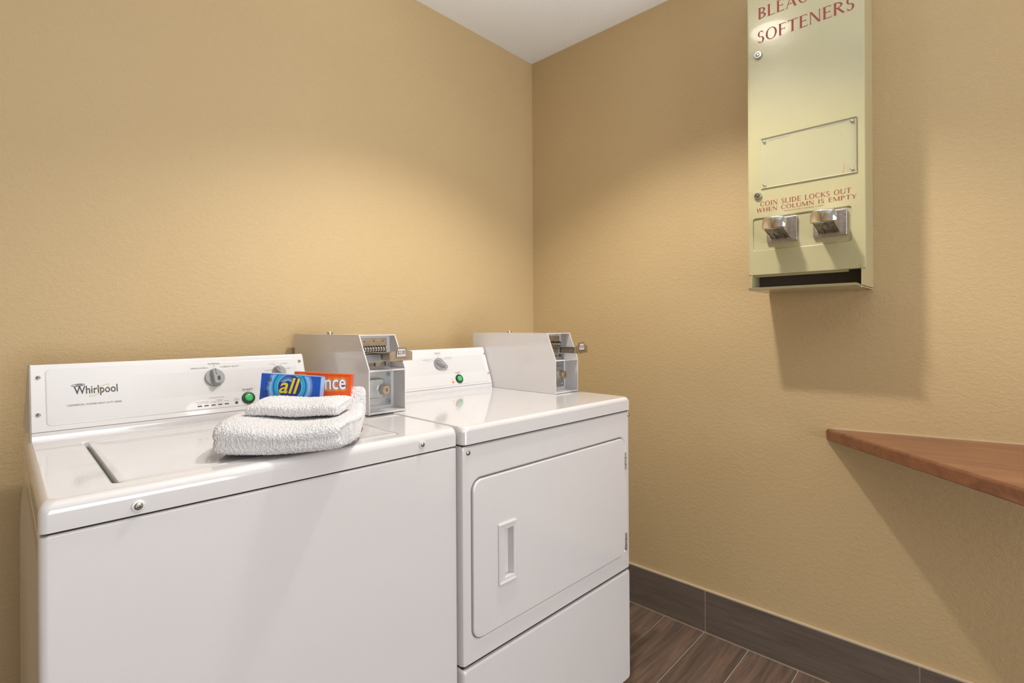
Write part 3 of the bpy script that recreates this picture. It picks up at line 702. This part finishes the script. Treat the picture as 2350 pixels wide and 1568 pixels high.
for (ya, yb_, zz) in ((-1.137, -1.199, 1.7150), (-1.268, -1.340, 1.7170)): box(bm, -XF - .0008, -XF - .0003, -dy(yb_), -dy(ya), dz(zz) - .0003, dz(zz) + .0003)
lathe(bm, YZ, (dy(-1.331), dz(1.684)), [(.0016, XF + .0002), (.0016, XF + .0006)], n=12)
finish('cover_edge', bm, M_edged, ddoor, smooth=0)
bm = bmesh.new(); prism(bm, [(dy(-1.3335), dz(1.5725)), (dy(-1.3365), dz(1.5725)), (dy(-1.3385), dz(1.602)), (dy(-1.3375), dz(1.602))], XF + .0002, XF + .0006, YZ)
finish('scratch_mark', bm, mat('orange_mark', (.62, .18, .05), .6), ddoor, smooth=0)
for yy, zz in ((-1.1265, 1.7140), (-1.3570, 1.7145), (-1.3570, 1.5800), (-1.1265, 1.5795)):
    bm = bmesh.new(); lathe(bm, YZ, (dy(yy), dz(zz)), [(.0046, XF + .0040), (.0046, XF + .0048), (.0038, XF + .0068), (.0020, XF + .0080), (.0006, XF + .0083)], n=20)
    finish('rivet', bm, M_steel, ddoor)
# coin slides
M_plate = mat('ribbed_zinc_plate', (0.60, 0.58, 0.60), 0.30, 1.0, var=(120, .15))
M_under = mat('dark_underside_zinc', (0.30, 0.27, 0.25), 0.45, 1.0, var=(90, .3))  # dark reflection on the slide undersides put into the base colour
def slide(yc):
    a = dy(yc); z = 1.4345
    sl = bmesh.new(); W2 = .0425
    pad(sl, YZ, a - W2, a + W2, dz(z - .037), dz(z + .037), .003, XF - .005, XF + .005, b=.0015)
    for zz, ya, yb_ in ((z - .031, a - W2 + .004, a + W2 - .004),):
        for i in range(22):
            yy = ya + (yb_ - ya) * i / 21; box(sl, -XF - .0062, -XF - .005, -yy - .0007, -yy + .0007, dz(zz - .003), dz(zz + .003))
    for i in range(16):
        zz = z - .024 + i * .0038; box(sl, -XF - .0062, -XF - .005, -(a + W2 - .003), -(a + W2 - .011), dz(zz), dz(zz + .0014))
    for ya, zz in ((a - W2 + .012, z - .027), (a + W2 - .016, z - .027), (a + W2 - .018, z + .028)): lathe(sl, YZ, (ya, dz(zz)), [(.0022, XF + .005), (.0022, XF + .0062), (.0012, XF + .0066)], n=12, mi=1)
    o = finish('coin_slide', sl, [M_plate, M_gink], ddoor)
    # tongue: wedge shaped channel with side flanges, curved thumb plate at the end
    bm = bmesh.new()
    f = .0265; out = .082; SD = lambda p, q_, h: (p, h, q_)
    for s_ in (-1, 1):
        ya = a + s_ * f
        prism(bm, [(-XF - .005, dz(z - .030)), (-XF - .005, dz(z + .030)), (-XF - out, dz(z + .022)), (-XF - out, dz(z - .008))], -(ya + .0010), -(ya - .0010), SD)
    prism(bm, [(-XF - .005, dz(z + .0275)), (-XF - .005, dz(z + .0290)), (-XF - out, dz(z + .0215)), (-XF - out, dz(z + .0200))], -(a + f), -(a - f), SD)
    prism(bm, [(-XF - .005, dz(z - .0265)), (-XF - .005, dz(z - .025)), (-XF - out, dz(z - .0045)), (-XF - out, dz(z - .006))], -(a + f), -(a - f), SD, mi=1)
    for yy_ in (a - .012, a + .012): prism(bm, [(-XF - .006, dz(z - .030)), (-XF - .006, dz(z - .026)), (-XF - .040, dz(z - .0175)), (-XF - .040, dz(z - .0205))], -(yy_ + .0012), -(yy_ - .0012), SD, mi=1)
    finish('slide_tongue', bm, [M_chrome, M_under], ddoor, smooth=30)
    bm = bmesh.new(); box(bm, -XF - .062, -XF - .005, -(a + .004), -(a - .004), dz(z - .020), dz(z - .008)); finish('slide_rib', bm, M_zinc, ddoor)
    bm = bmesh.new(); L = []
    for i in range(13):
        u = -1 + i / 6; yy = a + u * .0315; cx = -XF - out - .010 + .012 * abs(u) ** 2.2
        lo = dz(z - .010 + .003 * abs(u)); hi = dz(z + .026 - (.009 if abs(u) > .85 else 0))
        L.append([(cx, -yy, lo), (cx - .0035, -yy, lo + .003), (cx - .0030, -yy, hi - .003), (cx, -yy, hi), (cx + .004, -yy, hi), (cx + .004, -yy, lo)])
    loft(bm, L); finish('thumb_plate', bm, M_chrome, ddoor, smooth=50)
slide(-1.1750); slide(-1.3020)

# ------------------------------------------------------------------ wooden corner shelf
def wood():
    m, nt, b = nodes('cherry_wood'); N = nt.nodes.new; L = nt.links.new
    tc = N('ShaderNodeTexCoord'); mp = N('ShaderNodeMapping'); mp.inputs['Rotation'].default_value = (0, 0, math.radians(-15)); mp.inputs['Scale'].default_value = (16, 2.2, 16); L(tc.outputs['Object'], mp.inputs[0])
    n = N('ShaderNodeTexNoise'); n.inputs['Scale'].default_value = 1.3; n.inputs['Detail'].default_value = 8; n.inputs['Roughness'].default_value = .6; n.inputs['Distortion'].default_value = 1.4; L(mp.outputs[0], n.inputs[0])
    r = N('ShaderNodeValToRGB'); e = r.color_ramp.elements; e[0].position = .3; e[1].position = .75; e[0].color = (.155, .062, .032, 1); e[1].color = (.32, .14, .062, 1); k = e.new(.5); k.color = (.235, .098, .046, 1)
    L(n.outputs['Fac'], r.inputs[0]); L(r.outputs[0], b.inputs['Base Color']); b.inputs['Roughness'].default_value = .38; b.inputs['Coat Weight'].default_value = .15
    mp2 = N('ShaderNodeMapping'); mp2.inputs['Scale'].default_value = (260, 14, 260); L(tc.outputs['Object'], mp2.inputs[0]); n2 = N('ShaderNodeTexNoise'); n2.inputs['Scale'].default_value = 1; L(mp2.outputs[0], n2.inputs[0])
    bp = N('ShaderNodeBump'); bp.inputs['Distance'].default_value = .0004; bp.inputs['Strength'].default_value = .5; L(n2.outputs[0], bp.inputs['Height']); L(bp.outputs[0], b.inputs['Normal'])
    return m
SH = thing('corner_shelf', 'reddish brown wooden shelf with an angled front edge fixed to the tan wall', 'shelf', (0, -1.2524, .8097))
SH.rotation_euler = (math.radians(-2.2), 0, 0)
outl = [(-.0005, .0), (-.006, .0005), (-.0125, -.005), (-.515, -.447), (-.70, -.62), (-.70, -1.15), (-.0005, -1.15)]
bm = bmesh.new()
def inset(P, d):
    n = len(P); R = []
    for i in range(n):
        p, q, s_ = Vector(P[i - 1]), Vector(P[i]), Vector(P[(i + 1) % n]); e1_ = (q - p).normalized(); e2_ = (s_ - q).normalized()
        n1 = Vector((-e1_.y, e1_.x)); n2 = Vector((-e2_.y, e2_.x)); bs = (n1 + n2).normalized(); R.append(tuple(q + bs * (d / max(.35, bs.dot(n1)))))
    return R
thk = .035
L = [[(x, y, z) for x, y in inset(outl, d)] for z, d in ((-thk, .003), (-thk + .003, 0), (-.008, 0), (-.003, .0015), (0, .0035))]
L = [[(min(x, -.0005), y, z) for x, y, z in R_] for R_ in L]
loft(bm, L); finish('shelf_board', bm, wood(), SH, smooth=50)
bm = bmesh.new(); prism(bm, [(-.0005, -.01), (-.0045, -.02), (-.0045, -1.15), (-.0005, -1.15)], 0, .0035, XY); finish('caulk_bead', bm, mat('shelf_caulk', (.56, .44, .28), .6), SH, smooth=0)
for yy in (-.55, -1.0):      # steel bracket below, outside the frame
    bm = bmesh.new(); box(bm, -.22, -.001, yy - .012, yy + .012, -thk - .003, -thk); box(bm, -.004, -.001, yy - .012, yy + .012, -thk - .16, -thk); finish('bracket', bm, M_zinc, SH, smooth=0)

# ------------------------------------------------------------------ towels and boxes on the washer
def terry():
    m, nt, b = nodes('white_terry'); N = nt.nodes.new; L = nt.links.new
    b.inputs['Base Color'].default_value = (.76, .74, .745, 1); b.inputs['Roughness'].default_value = .95; b.inputs['Specular IOR Level'].default_value = .1
    b.inputs['Sheen Weight'].default_value = .3; b.inputs['Subsurface Weight'].default_value = .0
    tc = N('ShaderNodeTexCoord'); v = N('ShaderNodeTexVoronoi'); v.inputs['Scale'].default_value = 480; L(tc.outputs['Object'], v.inputs['Vector'])
    bp = N('ShaderNodeBump'); bp.inputs['Distance'].default_value = .0016; bp.inputs['Strength'].default_value = .8; bp.invert = True
    L(v.outputs['Distance'], bp.inputs['Height']); L(bp.outputs[0], b.inputs['Normal'])
    return m
M_terry = terry()
def soft_block(name, parent, shape, nu, nv, amp, nrm):
    """closed cushion-like mesh: shape(u,v)->point, u around the section, v along the width"""
    bm = bmesh.new(); G = []
    for j in range(nv + 1):
        row = [Vector(shape(i / nu, j / nv)) for i in range(nu)]; G.append(row)
    V = []
    for j in range(nv + 1):
        R = []
        for i in range(nu):
            p = G[j][i]; tu = G[j][(i + 1) % nu] - G[j][i - 1]; tv = G[min(j + 1, nv)][i] - G[max(j - 1, 0)][i]
            n = tu.cross(tv); n = n.normalized() if n.length > 1e-9 else Vector((0, 0, 0))
            d = (noise.noise(p * 520) * .8 + noise.noise(p * 240) * .7 + noise.noise(p * 900) * .6) * amp
            R.append(bm.verts.new(p + n * d * nrm))
        V.append(R)
    for j in range(nv):
        for i in range(nu): face(bm, (V[j][i], V[j][(i + 1) % nu], V[j + 1][(i + 1) % nu], V[j + 1][i]))
    face(bm, V[0]); face(bm, V[-1][::-1])
    return finish(name, bm, M_terry, parent, smooth=180)
def sup(t, p):      # superellipse point
    c, s_ = math.cos(t), math.sin(t)
    return math.copysign(abs(c) ** p, c), math.copysign(abs(s_) ** p, s_)
def world_of(x, y, z):
    c, s_ = math.cos(WYAW), math.sin(WYAW); return (-1.8199 + x * c - y * s_, -.7459 + x * s_ + y * c, z)
TOW_A = math.radians(-39)
# big folded towel
TB = thing('bath_towel', 'large folded white terry towel lying on the washer lid', 'towel', world_of(.214, .086, ZW), TOW_A + WYAW)
TWD, TDP = .213, .272
def big(u, v):
    t = 2 * PI * u; c, s_ = sup(t, .42)
    y = TDP / 2 * (1 + c); e = abs(2 * v - 1)
    k = (1 - e ** 12) ** (1 / 2.8) if e < 1 else 0
    yy = y / TDP
    q_ = min(1, max(0, (yy - .83) / .14)); hgt = .053 + .046 * q_ * q_ * (3 - 2 * q_) + .004 * math.sin(v * 6.0 + 1)
    z = hgt / 2 * (1 + s_ * (.58 + .42 * k)) + .0022
    crease = .0035 * math.exp(-((z / hgt - .52) / .10) ** 2) * (1 if c < -.3 else 0)
    x = -.012 * (1 - e) + TWD * v + (v - .5) * (.034 * math.sin(PI * min(1, yy * 1.25)))
    y = TDP / 2 + (y - TDP / 2) * (.92 + .08 * k) + crease + .012 * math.sin(v * PI) * (-1 if c < 0 else 0)
    lift = .010 * max(0, v - .55) * (1 if s_ < 0 else .5)
    return (x, y, z + lift)
soft_block('folded_cloth', TB, big, 620, 420, .0016, 1)
# small folded washcloth
WCZ = ZW + .0
WC = thing('washcloth', 'small folded white washcloth on top of the bath towel', 'towel', world_of(.2857, .1446, ZW + .0555), math.radians(-46) + WYAW)
CW, CD, CH = .176, .092, .0235
def small(u, v):
    t = 2 * PI * u; c, s_ = sup(t, .5); e = abs(2 * v - 1); k = (1 - e ** 16) ** (1 / 2.6) if e < 1 else 0
    y = CD / 2 * (1 + c * (.93 + .07 * k)); z = CH / 2 * (1 + s_ * (.55 + .45 * k)); yy = y / CD
    z += .008 * yy + .0015 * math.sin(v * 9)
    return (CW * v, y, z)
soft_block('folded_cloth', WC, small, 360, 380, .0015, 1)

def box_print(nm, cols): return [mat(nm + '_' + k, c, .3, coat=.3) for k, c in cols.items()]
# blue detergent box
BW, BH, BD = .1240, .0750, .0260
B_blue, B_teal, B_navy, B_yel, B_lb, B_purp, B_edge = box_print('blue_box', dict(blue=(.006, .10, .52), teal=(.02, .42, .62), navy=(.012, .045, .27), yellow=(.86, .62, .02), light=(.12, .40, .78), purple=(.22, .20, .55), edge=(.30, .50, .82)))
BB = thing('detergent_box', 'blue box of laundry detergent with yellow lettering standing on the towels', 'box', world_of(.342, .2375, ZW + .0560), math.radians(-43) + WYAW)
BB.rotation_euler = (math.radians(-3), math.radians(4.2), BB.rotation_euler.z)
bm = bmesh.new(); box(bm, 0, BW, 0, BD, 0, BH, .0008); finish('carton', bm, B_blue, BB)
bm = bmesh.new(); box(bm, .001, BW - .001, .001, BD - .001, BH - .0002, BH + .0006); box(bm, BW - .0002, BW + .0005, .001, BD - .001, .001, BH - .001)
finish('top_flap', bm, B_edge, BB, label='pale blue top flap')
bm = bmesh.new(); TBx = plane_T((0, -.0004, 0), (1, 0, 0), (0, 0, 1), (0, -1, 0))
cx, cz = .0610, BH - .0250
def disc(r, h, mi, cc=None, T_=TBx, rx=1.0):
    n = 48; vs = []
    for i in range(n):
        x = (cc or (cx, cz))[0] + r * rx * math.cos(2 * PI * i / n); z = (cc or (cx, cz))[1] + r * math.sin(2 * PI * i / n)
        vs.append(bm.verts.new(T_ @ Vector((min(max(x, .001), BW - .001), min(max(z, .001), BH - .001), h))))
    face(bm, vs, mi)
for i, (r, mi) in enumerate(((.0500, 5), (.0470, 4), (.0445, 3), (.0400, 4), (.0370, 0), (.0345, 1), (.0272, 3), (.0255, 2))): disc(r, i * .00008, mi, rx=.95)
for i in range(13):      # sunburst behind the word
    a = math.radians(40 + i * 10); l0, l1 = .008, .0235
    vs = [bm.verts.new(TBx @ Vector((cx - .004 + l * math.cos(a + d), cz + .006 + l * math.sin(a + d) * .85, .0008))) for l, d in ((l0, .10), (l0, -.10), (l1, 0))]
    face(bm, vs, 3)
for off, mi, hh in ((.045, 2, .0011), (.012, 6, .0014)):
    put_text(bm, 'all', cx - .0205, cx + .0205, cz - .0135, cz + .0185, hh, TBx, mi, offset=off, shear=.25, ref=('all', 0.0, .25))
finish('front_print', bm, [B_blue, B_teal, B_navy, mat('sky_blue', (.25, .55, .85), .3), B_lb, B_purp, B_yel], BB, smooth=0)
bm = bmesh.new()     # handwritten marks on the left end
TM = TBx @ Matrix.Translation((.0135, .040, .0010)) @ Matrix.Rotation(math.radians(82), 4, 'Z')
ellipse_ring(bm, (.0235, -.002), .0050, .0035, .0009, .3, 0, .0002, 0, TM); ellipse_ring(bm, (.0235, -.002), .0020, .0014, .0009, .3, 0, .0002, 0, TM)
ellipse_ring(bm, (.0130, .0005), .0036, .0024, .0009, .9, 0, .0002, 0, TM)
ellipse_ring(bm, (-.006, .000), .0070, .0032, .0009, -.5, 0, .0002, 0, TM); ellipse_ring(bm, (-.001, .003), .0050, .0025, .0009, 1.1, 0, .0002, 0, TM, a0=.3, a1=4.6)
finish('pen_mark', bm, M_ink, BB, smooth=0)
# orange dryer-sheet box behind it
OW, OH, OD = .1220, .0720, .0250
O_or, O_dk, O_wh, O_ye, O_gr, O_lime, O_pur = box_print('orange_box', dict(orange=(.80, .10, .012), dark=(.30, .04, .02), white=(.85, .82, .80), yellow=(.95, .45, .03), green=(.09, .33, .05), lime=(.62, .60, .03), purple=(.20, .06, .22)))
OB = thing('dryer_sheet_box', 'orange box with white lettering standing behind the blue box on the towel', 'box', world_of(.406, .224, ZW + .0590), math.radians(-37) + WYAW)
OB.rotation_euler = (math.radians(-3), math.radians(4.0), OB.rotation_euler.z)
bm = bmesh.new(); box(bm, 0, OW, 0, OD, 0, OH, .0008); finish('carton', bm, O_or, OB)
bm = bmesh.new(); TO = plane_T((0, -.0004, 0), (1, 0, 0), (0, 0, 1), (0, -1, 0))
wx0, wx1, wz0, wz1 = .017, .1125, OH - .041, OH - .009
for off, mi, hh in ((.085, 3, 0), (.050, 6, .0003), (.016, 2, .0006)):
    put_text(bm, 'Bounce', wx0, wx1, wz0, wz1, hh, TO @ Matrix.Shear('XZ', 4, (0, 0)) @ Matrix.Rotation(math.radians(4), 4, 'Z'), mi, offset=off, ref=('Bounce', 0.0, 0.0))
put_text(bm, 'OUTDOOR FRESH DRYER SHEETS', .050, OW - .004, OH - .0052, OH - .0030, .0002, TO, 1)
P = [(.075 , .020)] + [(.121 - .050 * math.cos(a) * 1.0, .012 + .012 * math.sin(a)) for a in [i * PI / 2 / 10 for i in range(11)]] + [(.1215, .024), (.1215, .012)]
prism(bm, P[1:], -.0001, .0003, XY, mi=5, T=TO)
prism(bm, [(.052, .0005), (.1215, .0005), (.1215, .0065), (.082, .0055)], -.0001, .0003, XY, mi=4, T=TO)
prism(bm, [(.067, .0060), (.1215, .0065), (.1215, .0120), (.072, .0120)], -.0001, .0002, XY, mi=7, T=TO)
put_text(bm, 'Make his day', .086, .118, .0170, .0202, .0006, TO, 4); put_text(bm, 'smell', .100, .114, .0125, .0152, .0006, TO, 4)
finish('front_print', bm, [O_or, O_dk, O_wh, O_ye, O_gr, O_lime, O_pur, mat('grey_band', (.42, .45, .42), .4)], OB, smooth=0)

# ------------------------------------------------------------------ light fittings (above the frame)
M_trim = mat('white_trim', (.8, .8, .78), .4)
M_lens, nt, b = nodes('lamp_lens'); b.inputs['Emission Color'].default_value = (1, .92, .8, 1); b.inputs['Emission Strength'].default_value = 22
for (x, y, z), lb in ((DOWN1, 'round recessed ceiling downlight above the dryer'), (DOWN2, 'round recessed ceiling downlight nearer the door')):
    DL = thing('ceiling_downlight', lb, 'light', (x, y, HC), 0, 'recessed ceiling downlights')
    bm = bmesh.new(); lathe(bm, XY, (0, 0), [(.075, 0), (.095, -.001), (.095, -.006), (.080, -.010), (.076, 0)], n=40, cap0=False, cap1=False); finish('trim_ring', bm, M_trim, DL)
    bm = bmesh.new(); lathe(bm, XY, (0, 0), [(.074, -.001), (.072, -.008), (.060, -.018), (.035, -.025), (.010, -.027)], n=40); finish('lens', bm, M_lens, DL)
